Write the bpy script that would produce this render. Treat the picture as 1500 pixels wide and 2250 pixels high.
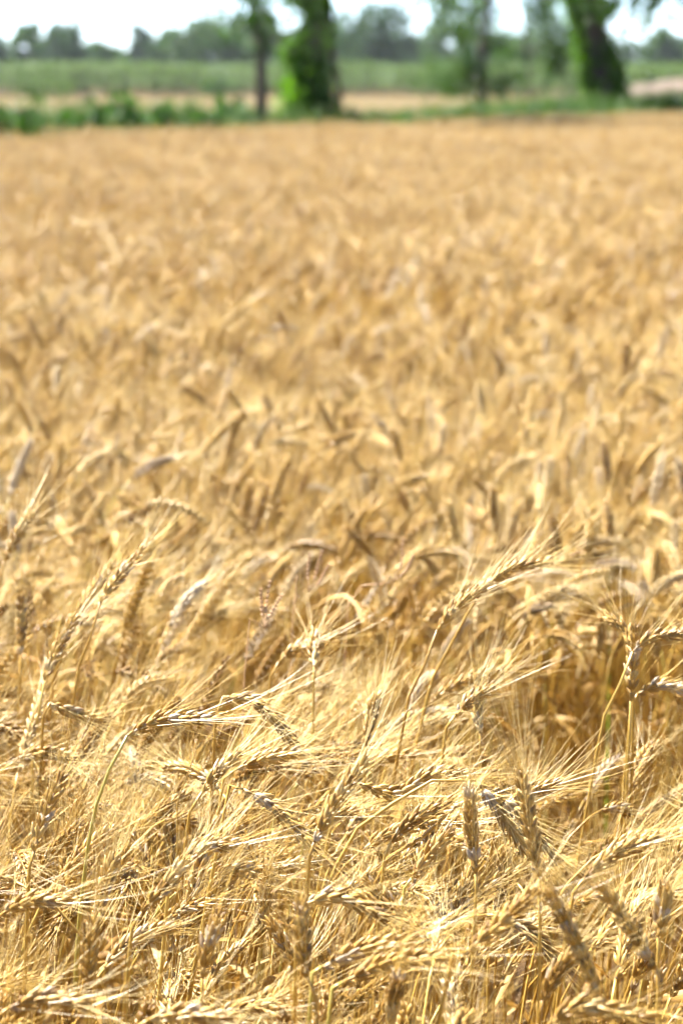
import bpy, math, random
import numpy as np
from mathutils import Matrix, Vector

for o in list(bpy.data.objects):
    bpy.data.objects.remove(o)
SC = bpy.context.scene
COL = SC.collection
R = math.radians

# ------------------------------------------------------------------ camera
CAM_H, PITCH, LENS, SENS = 1.55, 10.24, 85.0, 24.0
cam = bpy.data.cameras.new('camera')
cam.sensor_fit = 'HORIZONTAL'; cam.sensor_width = SENS; cam.lens = LENS
cam.clip_start = 0.05; cam.clip_end = 6000
cam.dof.use_dof = True; cam.dof.focus_distance = 2.06; cam.dof.aperture_fstop = 7.3
camo = bpy.data.objects.new('camera', cam); COL.objects.link(camo)
camo.location = (0, 0, CAM_H); camo.rotation_euler = (R(90 - PITCH), 0, 0)
SC.camera = camo

# ------------------------------------------------------------------ sky, sun, exposure
SUN_EL, SUN_AZ = 57.0, -54.0           # azimuth from +Y (view direction), negative = to the left
w = bpy.data.worlds.new('World'); SC.world = w; w.use_nodes = True
nt = w.node_tree; nt.nodes.clear()
sky = nt.nodes.new('ShaderNodeTexSky'); sky.sky_type = 'NISHITA'; sky.sun_disc = False
sky.sun_elevation = R(SUN_EL); sky.sun_rotation = R(SUN_AZ); sky.air_density = 0.5; sky.dust_density = 0.4; sky.ozone_density = 3.0
bg = nt.nodes.new('ShaderNodeBackground'); bg.inputs[1].default_value = 0.08
wo = nt.nodes.new('ShaderNodeOutputWorld')
nt.links.new(sky.outputs[0], bg.inputs[0]); nt.links.new(bg.outputs[0], wo.inputs[0])
sun = bpy.data.lights.new('sun', 'SUN'); sun.energy = 5.0; sun.angle = R(0.53); sun.color = (1, 0.95, 0.87)
suno = bpy.data.objects.new('sun', sun); COL.objects.link(suno)
sd = Vector((math.sin(R(SUN_AZ)) * math.cos(R(SUN_EL)), math.cos(R(SUN_AZ)) * math.cos(R(SUN_EL)), math.sin(R(SUN_EL))))
suno.rotation_euler = (-sd).to_track_quat('-Z', 'Y').to_euler(); suno.location = (-20, 10, 40)
vs = SC.view_settings
vs.view_transform = 'Standard'; vs.look = 'None'; vs.exposure = 2.84; vs.gamma = 1.0; vs.use_curve_mapping = False
cy = SC.cycles
cy.use_denoising = True; cy.use_adaptive_sampling = True; cy.adaptive_threshold = 0.04; cy.adaptive_min_samples = 24
cy.max_bounces = 4; cy.diffuse_bounces = 2; cy.glossy_bounces = 1; cy.transmission_bounces = 3
cy.transparent_max_bounces = 8; cy.volume_bounces = 0; cy.sample_clamp_indirect = 6.0
cy.caustics_reflective = False; cy.caustics_refractive = False

# ------------------------------------------------------------------ pixel helper (photo pixels, 1500 x 2250)
F = LENS / SENS * 1500.0
cp, sp = math.cos(R(PITCH)), math.sin(R(PITCH))
def ray(px, py):
    a, b = (px - 750) / F, (1125 - py) / F
    return np.array([a, cp + b * sp, -sp + b * cp])
def at_depth(px, py, y):
    d = ray(px, py); return np.array([0, 0, CAM_H]) + d * (y / d[1])
def at_height(px, py, z):
    d = ray(px, py); return np.array([0, 0, CAM_H]) + d * ((z - CAM_H) / d[2])
def project(p):
    q = np.asarray(p, float) - np.array([0, 0, CAM_H])
    f = q[..., 1] * cp - q[..., 2] * sp; u = q[..., 1] * sp + q[..., 2] * cp
    return np.stack([750 + F * q[..., 0] / f, 1125 - F * u / f], -1)

# ------------------------------------------------------------------ materials
def mat_new(name):
    m = bpy.data.materials.new(name); m.use_nodes = True; t = m.node_tree; t.nodes.clear()
    return m, t, t.nodes.new('ShaderNodeOutputMaterial')
def ramp(t, fac, stops):
    r = t.nodes.new('ShaderNodeValToRGB'); t.links.new(fac, r.inputs[0])
    e = r.color_ramp.elements
    while len(e) < len(stops): e.new(0.5)
    for k, (p, c) in enumerate(stops):
        e[k].position = p; e[k].color = (*c, 1)
    return r.outputs[0]
def noise(t, scale, detail=3, coord='Object', sc=None):
    tc = t.nodes.new('ShaderNodeTexCoord'); src = tc.outputs[coord]
    if sc:
        mp = t.nodes.new('ShaderNodeMapping'); mp.inputs['Scale'].default_value = sc
        t.links.new(src, mp.inputs[0]); src = mp.outputs[0]
    n = t.nodes.new('ShaderNodeTexNoise'); n.inputs['Scale'].default_value = scale; n.inputs['Detail'].default_value = detail
    t.links.new(src, n.inputs['Vector']); return n.outputs[0]
def mixc(t, fac, a, b, mode='MIX'):
    m = t.nodes.new('ShaderNodeMix'); m.data_type = 'RGBA'; m.blend_type = mode
    for k, v in ((0, fac), (6, a), (7, b)):
        if hasattr(v, 'links'): t.links.new(v, m.inputs[k])
        elif k == 0: m.inputs[0].default_value = v
        else: m.inputs[k].default_value = (*v, 1)
    return m.outputs[2]
def plant_mat(name, ramp_rand, nscale, nsc, dark, dark_amt, rough=0.5, spec=0.4, trans=0.25, tint=(1, 0.9, 0.7)):
    """thin dry or green plant tissue: colour varies from one plant to the next and along the piece; some light passes through"""
    m, t, out = mat_new(name)
    oi = t.nodes.new('ShaderNodeObjectInfo')
    at_ = t.nodes.new('ShaderNodeAttribute'); at_.attribute_name = 'rnd'
    ad = t.nodes.new('ShaderNodeMath'); ad.operation = 'ADD'; t.links.new(oi.outputs['Random'], ad.inputs[0]); t.links.new(at_.outputs['Fac'], ad.inputs[1])
    fr = t.nodes.new('ShaderNodeMath'); fr.operation = 'FRACT'; t.links.new(ad.outputs[0], fr.inputs[0])
    c = ramp(t, fr.outputs[0], ramp_rand)
    n = noise(t, nscale, 3, 'Object', nsc)
    f = ramp(t, n, [(0.42, (0, 0, 0)), (0.72, (dark_amt,) * 3)])
    c = mixc(t, f, c, dark)
    b = t.nodes.new('ShaderNodeBsdfPrincipled')
    t.links.new(c, b.inputs['Base Color']); b.inputs['Roughness'].default_value = rough
    b.inputs['Specular IOR Level'].default_value = spec
    tr = t.nodes.new('ShaderNodeBsdfTranslucent')
    t.links.new(mixc(t, 1.0, c, tint, 'MULTIPLY'), tr.inputs[0])
    mx = t.nodes.new('ShaderNodeMixShader'); mx.inputs[0].default_value = trans
    t.links.new(b.outputs[0], mx.inputs[1]); t.links.new(tr.outputs[0], mx.inputs[2]); t.links.new(mx.outputs[0], out.inputs[0])
    return m
def ground_mat(name, stops, scale, detail=6, bump=0.4, sc=None, rough=0.95):
    m, t, out = mat_new(name)
    n = noise(t, scale, detail, 'Object', sc); c = ramp(t, n, stops)
    n2 = noise(t, scale * 9, 4, 'Object', sc)
    c = mixc(t, 0.35, c, ramp(t, n2, [(0.3, stops[0][1]), (0.7, stops[-1][1])]))
    b = t.nodes.new('ShaderNodeBsdfPrincipled'); b.inputs['Roughness'].default_value = rough; b.inputs['Specular IOR Level'].default_value = 0.1
    t.links.new(c, b.inputs['Base Color'])
    bp = t.nodes.new('ShaderNodeBump'); bp.inputs['Strength'].default_value = bump; bp.inputs['Distance'].default_value = 0.03
    t.links.new(n2, bp.inputs['Height']); t.links.new(bp.outputs[0], b.inputs['Normal'])
    t.links.new(b.outputs[0], out.inputs[0]); return m

M_EAR = plant_mat('husk', [(0, (0.22, 0.116, 0.020)), (0.3, (0.32, 0.186, 0.037)), (0.62, (0.42, 0.268, 0.065)), (0.84, (0.46, 0.328, 0.125)), (0.95, (0.39, 0.315, 0.215)), (1, (0.25, 0.16, 0.07))],
                  160, None, (0.10, 0.042, 0.008), 0.6, 0.46, 0.42, 0.14)
M_AWN = plant_mat('awn', [(0, (0.51, 0.326, 0.070)), (0.5, (0.61, 0.434, 0.122)), (1, (0.71, 0.565, 0.255))], 30, None, (0.39, 0.215, 0.045), 0.5, 0.34, 0.65, 0.16)
M_STEM = plant_mat('straw', [(0, (0.28, 0.15, 0.020)), (0.5, (0.39, 0.235, 0.040)), (0.92, (0.46, 0.315, 0.075)), (1, (0.32, 0.29, 0.06))], 14, (1, 1, 0.6), (0.18, 0.08, 0.012), 0.6, 0.40, 0.45, 0.05)
M_BLADE = plant_mat('dry_blade', [(0, (0.23, 0.12, 0.025)), (0.5, (0.35, 0.215, 0.055)), (1, (0.47, 0.355, 0.17))], 25, None, (0.12, 0.055, 0.012), 0.6, 0.6, 0.25, 0.22)
M_WEED = plant_mat('dry_weed', [(0, (0.40, 0.24, 0.13)), (1, (0.52, 0.34, 0.18))], 60, None, (0.22, 0.11, 0.07), 0.5, 0.6, 0.3, 0.1)
M_GREENBLADE = plant_mat('green_blade', [(0, (0.10, 0.20, 0.03)), (1, (0.20, 0.28, 0.05))], 40, None, (0.3, 0.28, 0.07), 0.5, 0.4, 0.5, 0.35, (1, 1, 0.5))
def leafm(name, a, b, trans=0.35):
    return plant_mat(name, [(0, a), (1, b)], 1.3, None, tuple(x * 0.55 for x in a), 0.8, 0.6, 0.15, trans, (1.15, 1.25, 0.4))
M_IVY = leafm('ivy_leaf', (0.026, 0.075, 0.005), (0.075, 0.155, 0.010), 0.5)
M_SHOOT_LIT = leafm('sunlit_shoot_leaf', (0.07, 0.16, 0.010), (0.11, 0.20, 0.014), 0.55)  # lighter green stands in for sun on the ivy trunks' left side
M_LEAF = leafm('tree_leaf', (0.026, 0.072, 0.010), (0.052, 0.10, 0.013))
M_LEAF2 = leafm('dark_tree_leaf', (0.016, 0.05, 0.010), (0.032, 0.07, 0.012))
M_CROP = leafm('crop_leaf', (0.036, 0.080, 0.010), (0.066, 0.112, 0.014))
M_GRASS = leafm('verge_blade', (0.020, 0.058, 0.009), (0.046, 0.084, 0.012), 0.35)
M_BROAD = leafm('weed_leaf', (0.022, 0.064, 0.015), (0.045, 0.10, 0.02), 0.35)
M_BARK = ground_mat('bark', [(0.3, (0.03, 0.022, 0.017)), (0.7, (0.09, 0.068, 0.052))], 9, 6, 0.9, (1, 1, 0.25))
M_SOIL = ground_mat('soil', [(0.3, (0.09, 0.055, 0.027)), (0.7, (0.17, 0.105, 0.05))], 5)
M_LAND = ground_mat('land', [(0.3, (0.05, 0.06, 0.02)), (0.7, (0.10, 0.085, 0.038))], 0.08)
M_STUB = ground_mat('stubble', [(0.3, (0.058, 0.039, 0.011)), (0.7, (0.083, 0.058, 0.018))], 0.25, 6, 0.4, (1, 0.25, 1))
M_BARE = ground_mat('bare_earth', [(0.3, (0.075, 0.055, 0.042)), (0.7, (0.105, 0.08, 0.06))], 0.3)

# ------------------------------------------------------------------ mesh helpers
def mesh_np(name, V, faces, mats, mi=None, smooth=True):
    """V (n,3); faces: list of int arrays (m,3) or (m,4)"""
    me = bpy.data.meshes.new(name)
    V = np.asarray(V, np.float32)
    loops = np.concatenate([f.reshape(-1) for f in faces]).astype(np.int32)
    tot = np.concatenate([np.full(len(f), f.shape[1], np.int32) for f in faces])
    st = np.concatenate([[0], np.cumsum(tot)[:-1]]).astype(np.int32)
    me.vertices.add(len(V)); me.vertices.foreach_set('co', V.reshape(-1))
    me.loops.add(len(loops)); me.loops.foreach_set('vertex_index', loops)
    me.polygons.add(len(tot)); me.polygons.foreach_set('loop_start', st)
    for m in mats: me.materials.append(m)
    if mi is not None: me.polygons.foreach_set('material_index', np.asarray(mi, np.int32))
    me.update(calc_edges=True)
    me.polygons.foreach_set('use_smooth', np.full(len(tot), smooth, bool))
    me.validate(); return me
class MB:
    """collects geometry (with a material slot per piece) for one mesh"""
    def __init__(s): s.V = []; s.F = []; s.M = []; s.n = 0
    def add(s, V, faces, slot=0):
        s.V.append(np.asarray(V, float).reshape(-1, 3))
        for f in faces:
            f = np.asarray(f, int); s.F.append(f + s.n); s.M.append(np.full(len(f), slot))
        s.n += len(s.V[-1]); return s
    def mesh(s, name, mats, smooth=True):
        return mesh_np(name, np.concatenate(s.V), s.F, mats, np.concatenate(s.M), smooth)
def link(name, data, parent=None, mtx=None):
    o = bpy.data.objects.new(name, data); COL.objects.link(o)
    if parent: o.parent = parent
    if mtx is not None: o.matrix_local = mtx
    return o
def tag(o, label=None, cat=None, group=None, kind=None):
    for k, v in (('label', label), ('category', cat), ('group', group), ('kind', kind)):
        if v: o[k] = v
    return o
def unit(v): 
    v = np.asarray(v, float); return v / (np.linalg.norm(v, axis=-1, keepdims=True) + 1e-12)
def tubes(P, Rr, k=3):
    """batch of tubes: P (m,n,3), Rr (m,n); one perpendicular frame per ring"""
    P = np.asarray(P, float); m, n, _ = P.shape
    T = unit(np.gradient(P, axis=1))
    ref = np.where(np.abs(T[:, :1, 2:3]) > 0.9, np.array([1.0, 0.13, 0]), np.array([0.1, 0.07, 1.0]))
    ref = np.where(np.abs(np.sum(T[:, :1] * np.array([1.0, 0, 0]), -1, keepdims=True)) > 0.9, np.array([0, 1.0, 0.2]), ref)
    A = unit(np.cross(T, np.broadcast_to(ref, T.shape))); B = np.cross(T, A)
    a = np.arange(k) * 2 * np.pi / k
    V = P[:, :, None] + Rr[:, :, None, None] * (np.cos(a)[None, None, :, None] * A[:, :, None] + np.sin(a)[None, None, :, None] * B[:, :, None])
    idx = np.arange(m * n * k).reshape(m, n, k)
    q = np.stack([idx[:, :-1], np.roll(idx[:, :-1], -1, 2), np.roll(idx[:, 1:], -1, 2), idx[:, 1:]], -1).reshape(-1, 4)
    return V.reshape(-1, 3), [q]
def tube(P, Rr, k=6):
    P = np.asarray(P, float)[None]; Rr = np.asarray(Rr, float)[None]
    V, f = tubes(P, Rr, k); n = P.shape[1]
    V = np.concatenate([V, P[0, :1], P[0, -1:]])
    a = np.arange(k); b = (n - 1) * k + a
    f.append(np.stack([np.roll(a, -1), a, np.full(k, n * k)], -1)); f.append(np.stack([b, np.roll(b, -1), np.full(k, n * k + 1)], -1))
    return V, f
def smooth_path(pts, n):
    """Catmull-Rom through pts, resampled by arc length to n points"""
    p = np.asarray(pts, float)
    if len(p) > 2:
        q = np.concatenate([[2 * p[0] - p[1]], p, [2 * p[-1] - p[-2]]]); out = []
        for i in range(1, len(q) - 2):
            for t in np.linspace(0, 1, 14, endpoint=False):
                a, b, c, d = q[i - 1:i + 3]
                out.append(0.5 * (2 * b + (c - a) * t + (2 * a - 5 * b + 4 * c - d) * t * t + (3 * b - a - 3 * c + d) * t ** 3))
        out.append(p[-1]); p = np.array(out)
    s = np.concatenate([[0], np.cumsum(np.linalg.norm(np.diff(p, axis=0), axis=1))])
    u = np.linspace(0, s[-1], n)
    return np.stack([np.interp(u, s, p[:, k]) for k in range(3)], -1)

# ------------------------------------------------------------------ wheat: spikelet, ear, stalk
def lens(k, rings, L, W, D, tip=True):
    """one floret or glume: pointed husk along +Z"""
    a = np.arange(k) * 2 * np.pi / k
    V = [np.stack([r * W * np.cos(a), r * D * np.sin(a) + c * D, np.full(k, z * L)], -1) for z, r, c in rings]
    V = np.concatenate(V + [np.array([[0, rings[-1][2] * D, L]])])
    n = len(rings); i = np.arange(n * k).reshape(n, k)
    q = np.stack([i[:-1], np.roll(i[:-1], -1, 1), np.roll(i[1:], -1, 1), i[1:]], -1).reshape(-1, 4)
    t = np.stack([i[-1], np.roll(i[-1], -1), np.full(k, n * k)], -1)
    return V, [q, t]
def rotx(a): c, s = math.cos(a), math.sin(a); return np.array([[1, 0, 0], [0, c, -s], [0, s, c]])
def roty(a): c, s = math.cos(a), math.sin(a); return np.array([[c, 0, s], [0, 1, 0], [-s, 0, c]])
RINGS = [(0.0, 0.45, 0.0), (0.28, 1.0, 0.18), (0.62, 0.82, 0.2), (0.86, 0.36, 0.05)]
def spikelet_geo(low=0):
    mb = MB()
    if low == 1:
        for ang, off in ((-0.33, -0.0013), (0.33, 0.0013)):
            V, f = lens(4, [(0.0, 0.45, 0.0), (0.32, 1.0, 0.2), (0.72, 0.7, 0.15)], 0.0130, 0.0025, 0.0023); V = V @ roty(ang).T; V[:, 0] += off; mb.add(V, f)
        V, f = lens(3, [(0.1, 0.5, 0.0), (0.45, 1.0, 0.2)], 0.0138, 0.0020, 0.0020); mb.add(V @ rotx(-.16).T, f); return mb
    if low:
        V, f = lens(4, [(0, 0.5, 0), (0.4, 1.15, 0.15), (0.75, 0.7, 0.1)], 0.0145, 0.0044, 0.0028); mb.add(V, f); return mb
    for ang, tilt, L, W, off in ((-0.33, 0.0, 0.0128, 0.0023, -0.0013), (0.33, 0.04, 0.0125, 0.0023, 0.0013), (0.0, -0.16, 0.0135, 0.0020, 0)):
        V, f = lens(5, RINGS, L, W, W * 0.85); V = V @ rotx(tilt).T @ roty(ang).T; V[:, 0] += off; mb.add(V, f)
    return mb
SPK = [spikelet_geo(k) for k in range(3)]; SPK_MB = SPK[0]
SPK_MESH = [SPK_MB.mesh('spikelet', [M_EAR])]
for s in (1, 2):
    rs = np.random.RandomState(s); mb = MB(); Vv = np.concatenate(SPK_MB.V)
    Vv = Vv * np.array([1 + 0.12 * (-1) ** s, 1, 1 + 0.08 * (-1) ** s]) + rs.normal(0, 0.00018, Vv.shape)
    mb.V = [Vv]; mb.F = SPK_MB.F; mb.M = SPK_MB.M; SPK_MESH.append(mb.mesh('spikelet', [M_EAR]))

def ear_parts(path, rng, nspk=19, face=0.0, awn_len=0.065, awn_spread=0.5, nseg=4, awn_r=0.00030, upward=0.25, low=False, awn_per=2):
    """path (n,3): rachis from base to tip. Returns rachis points, spikelet frames and awn tubes."""
    n = len(path); s = np.linspace(0.02, 0.965, nspk)
    P = np.stack([np.interp(s * (n - 1), np.arange(n), path[:, k]) for k in range(3)], -1)
    T = unit(np.stack([np.interp(s * (n - 1), np.arange(n), np.gradient(path[:, k])) for k in range(3)], -1))
    ref = unit(np.array([math.cos(face), math.sin(face), 0.35]))
    mats, aP = [], []
    for i in range(nspk):
        t = T[i]; N = unit(np.cross(t, ref)); S = unit(np.cross(N, t))
        sd_ = 1 if i % 2 else -1
        tw = rng.normal(0, 0.12); S2 = S * math.cos(tw) + N * math.sin(tw); N2 = N * math.cos(tw) - S * math.sin(tw)
        op = 0.27 + rng.normal(0, 0.05)
        if i > nspk - 3: op *= 0.4
        ax = unit(t * math.cos(op) + sd_ * S2 * math.sin(op)); out = unit(np.cross(np.cross(ax, sd_ * S2), ax)); wid = np.cross(out, ax)
        u = i / (nspk - 1); sc = (0.63 + 0.37 * math.sin(math.pi * min(1, 0.18 + 0.72 * u))) * rng.uniform(0.93, 1.07)
        if i < 2: sc *= 0.75
        m = np.eye(4); m[:3, 0] = wid * sc; m[:3, 1] = out * sc; m[:3, 2] = ax * sc; m[:3, 3] = P[i] + sd_ * S2 * 0.0013
        mats.append(m)
        for j in range(awn_per if i > 1 else max(1, awn_per - 1)):
            lat = (j - (awn_per - 1) / 2) * 0.7 + rng.normal(0, 0.12)
            sp_ = awn_spread * rng.uniform(0.55, 1.25)
            fan = 1.0 - 0.45 * u
            d = unit(t * 1.0 + sd_ * S2 * sp_ * (0.85 + rng.normal(0, .25)) * fan + N2 * (lat * sp_ * 1.7 + rng.normal(0, .14)) * fan + np.array([0, 0, 1]) * rng.normal(0.05, 0.07))
            L = awn_len * rng.uniform(0.7, 1.2) * (0.8 + 0.35 * math.sin(math.pi * (0.2 + 0.6 * u)))
            st_ = m[:3, 3] + ax * 0.0118 * sc + wid * (lat * 0.005)
            g = np.linspace(0, 1, nseg)
            bend = unit(np.cross(d, rng.normal(0, 1, 3))) * rng.normal(0, 0.10) * L - d * 0 + np.array([0, 0, 1]) * upward * L * rng.uniform(-0.1, 0.6)
            aP.append(st_ + d * (g * L)[:, None] + bend * (g ** 2)[:, None] + (d - t) * 0.10 * L * (g ** 2)[:, None])
    aP = np.array(aP); r = np.linspace(1.0, 0.28, nseg)
    awn = tubes(aP, np.broadcast_to(awn_r * r, aP.shape[:2]), 3)
    return mats, awn
def rachis_geo(path):
    return tube(path, np.linspace(0.0014, 0.0007, len(path)), 5)
def blade_geo(base, d, L, W, droop, rng, n=7, curl=0.5):
    """one dry leaf blade: bent, twisted, folded strip"""
    d = unit(d); g = np.linspace(0, 1, n)
    side = unit(np.cross(d, np.array([0, 0, 1.0])))
    c = base + d * (g * L)[:, None] + np.array([0, 0, -1]) * (droop * L * g ** 2)[:, None] + side * (curl * L * 0.3 * np.sin(g * 3))[:, None]
    tw = curl * 3.0 * g; T = unit(np.gradient(c, axis=0)); up = unit(np.cross(side, T))
    s2 = side * np.cos(tw)[:, None] + up * np.sin(tw)[:, None]; u2 = np.cross(T, s2)
    wv = W * np.clip(np.sin(np.pi * (0.12 + 0.86 * g)), 0.05, 1)
    V = np.concatenate([c - s2 * wv[:, None] * 0.5 + u2 * (wv * 0.2)[:, None], c, c + s2 * wv[:, None] * 0.5 + u2 * (wv * 0.2)[:, None]])
    a = np.arange(n - 1); f = np.concatenate([np.stack([a, a + 1, a + 1 + n, a + n], -1), np.stack([a + n, a + n + 1, a + 1 + 2 * n, a + 2 * n], -1)])
    return V, [f]
def spk_join(mb, mats, slot, low=0):
    src = SPK[low]
    V = np.concatenate(src.V); Fs = src.F
    for m in mats: mb.add(V @ m[:3, :3].T + m[:3, 3], Fs, slot)

WMATS = [M_STEM, M_EAR, M_AWN, M_BLADE]
class Stalk: pass
def stalk_variant(seed, nod, low=0, apn=2, ar=None, al=1.0, lean=0.06, height=0.9, ear_len=0.085):
    """a whole stalk nodding towards +X; its highest point stands at about `height`"""
    rng = np.random.RandomState(seed); S = Stalk()
    stem_l = height + 0.12; ns, ne = 64, 16
    s = np.linspace(0, stem_l, ns); du = s[1] - s[0]
    th = lean * s / stem_l + nod * 0.5 * np.clip((s - (stem_l - 0.17)) / 0.17, 0, 1) ** 1.8
    x = np.cumsum(np.sin(th)) * du; z = np.cumsum(np.cos(th)) * du
    wob = 0.006 * np.sin(s * 7 + seed) ; P = np.stack([x - x[0], wob - wob[0], z - z[0]], -1)
    se = np.linspace(0, ear_len, ne); te = th[-1] + nod * 0.5 * (se / ear_len)
    xe = np.cumsum(np.sin(te)) * (se[1]); ze = np.cumsum(np.cos(te)) * se[1]
    E = P[-1] + np.stack([xe - xe[0], 0.004 * np.sin(se * 30 + seed), ze - ze[0]], -1); E[0] = P[-1]
    dz = height - max(P[:, 2].max(), E[:, 2].max()); P[:, 2] += dz; E[:, 2] += dz
    keep = P[:, 2] > 0; P = P[keep]; P = np.concatenate([[[P[0, 0], P[0, 1], 0]], P])
    off = P[0] * np.array([1, 1, 0]); P = P - off; E = E - off
    idx = np.unique(np.concatenate([np.linspace(0, len(P) - 12, (9, 7, 4)[low]).astype(int), np.arange(len(P) - 12, len(P), (2, 3, 4)[low]), [len(P) - 1]]))
    Ps = P[idx]; r = np.interp(idx / len(P), [0, 0.75, 1], [0.0019, 0.0016, 0.0010])
    S.stem = tube(Ps, r * (1.15 if low == 2 else 1), (6, 4, 3)[low])
    S.E = E; S.ear_base = E[0]
    face = rng.uniform(0, 3.14)
    S.mats, S.awn = ear_parts(E, rng, 14 if low == 2 else int(rng.randint(17, 22)), face, rng.uniform(0.050, 0.070) * (1, .92, .8)[low] * al, rng.uniform(0.45, 0.72),
                              (4, 3, 2)[low], ar or (0.00027, 0.00018, 0.00018)[low], 0.25, low, apn)
    hb = rng.uniform(0.5, 0.9); k = int(hb * len(P)); a = rng.uniform(0, 6.28)
    S.leaf = blade_geo(P[k], np.array([math.cos(a), math.sin(a), 1.0]), rng.uniform(0.12, 0.2), rng.uniform(0.006, 0.009), rng.uniform(0.7, 1.3), rng, (7, 5, 4)[low])
    S.leaf2 = blade_geo(P[int(k * 0.6)], np.array([-math.cos(a), math.sin(a) + .4, 0.9]), rng.uniform(0.12, 0.2), 0.008, 1.2, rng, (5, 4, 4)[low])
    S.nod = nod; S.top = P[-12:]
    return S

NODS = [0.12, 0.3, 0.5, 0.75, 0.95, 1.15, 1.35, 1.6, 1.85, 2.15, 2.5, 0.6, 1.45, 1.75]
VAR = [stalk_variant(100 + k, nd, 0, 2, 0.00024, 1.15, height=0.90, ear_len=0.066 + 0.032 * ((k * 7) % 5) / 4, lean=0.05 + 0.1 * ((k * 3) % 4) / 3) for k, nd in enumerate(NODS)]
VMID = [stalk_variant(100 + k, nd, 1, height=0.90, ear_len=0.066 + 0.032 * ((k * 7) % 5) / 4, lean=0.05 + 0.1 * ((k * 3) % 4) / 3) for k, nd in enumerate(NODS)]
VNEAR = [stalk_variant(100 + k, nd, 1, 2, 0.00021, 1.2, height=0.90, ear_len=0.066 + 0.032 * ((k * 7) % 5) / 4, lean=0.05 + 0.1 * ((k * 3) % 4) / 3) for k, nd in enumerate(NODS)]
VLOW = [stalk_variant(300 + k, nd, 2, height=0.90, ear_len=0.066 + 0.030 * ((k * 7) % 5) / 4, lean=0.05 + 0.1 * ((k * 3) % 4) / 3) for k, nd in enumerate(NODS)]
for S in VAR:
    S.me_stem = MB().add(*S.stem).mesh('stem', [M_STEM])
    S.me_rachis = MB().add(*rachis_geo(S.E)).mesh('ear', [M_EAR])
    mb = MB(); mb.add(*rachis_geo(S.E)); spk_join(mb, S.mats, 0); S.me_ear = mb.mesh('ear', [M_EAR])
    S.me_awn = MB().add(*S.awn).mesh('awns', [M_AWN])
    S.me_leaf = MB().add(*S.leaf).mesh('leaf_blade', [M_BLADE]); S.me_leaf2 = MB().add(*S.leaf2).mesh('leaf_blade', [M_BLADE])

# ------------------------------------------------------------------ the ground
def sheet(name, pts, z, mat):
    me = bpy.data.meshes.new(name); me.from_pydata([(x, y, z) for x, y in pts], [], [list(range(len(pts)))]); me.materials.append(mat)
    return tag(link(name, me), kind='structure')
sheet('ground', [(-900, -60), (900, -60), (900, 1300), (-900, 1300)], 0.0, M_LAND)
EA, EB = np.array([-3.8, 26.5]), np.array([6.4, 45.0])        # far edge of the wheat, running away to the right
eu = (EB - EA) / np.linalg.norm(EB - EA); en = np.array([-eu[1], eu[0]])
def edge(t, off): p = EA + eu * t + en * off; return (p[0], p[1])
sheet('wheat_soil', [(-40, -20), (60, -20), edge(90, 0), edge(-55, 0)], 0.004, M_SOIL)
sheet('stubble_field', [edge(-150, 9), edge(200, 9), (330, 260), (330, 300), (-330, 300), (-330, 120)], 0.006, M_STUB)
# raised grassy bank between the wheat and the next field
def make_bank():
    mb = MB(); n = 160; t = np.linspace(-60, 95, n); prof = [(0.05, -0.05), (0.8, 0.34), (1.7, 0.58), (3.2, 0.62), (4.8, 0.50), (6.6, 0.14), (7.6, -0.05)]
    rs = np.random.RandomState(5); V = []
    for k, (o_, z) in enumerate(prof):
        wob = 0.12 * np.sin(t * 0.9 + k) + rs.normal(0, 0.04, n)
        for i in range(n):
            e = edge(t[i], o_ + wob[i] * (0.05 < o_)); V.append((e[0], e[1], z + (0.05 * math.sin(t[i] * 1.7 + k * 2) if 0 < k < 6 else 0)))
    i = np.arange(len(prof) * n).reshape(len(prof), n)
    q = np.stack([i[:-1, :-1], i[:-1, 1:], i[1:, 1:], i[1:, :-1]], -1).reshape(-1, 4); mb.add(V, [q])
    return tag(link('field_bank', mb.mesh('field_bank', [M_LAND])), kind='structure')
make_bank()

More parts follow.
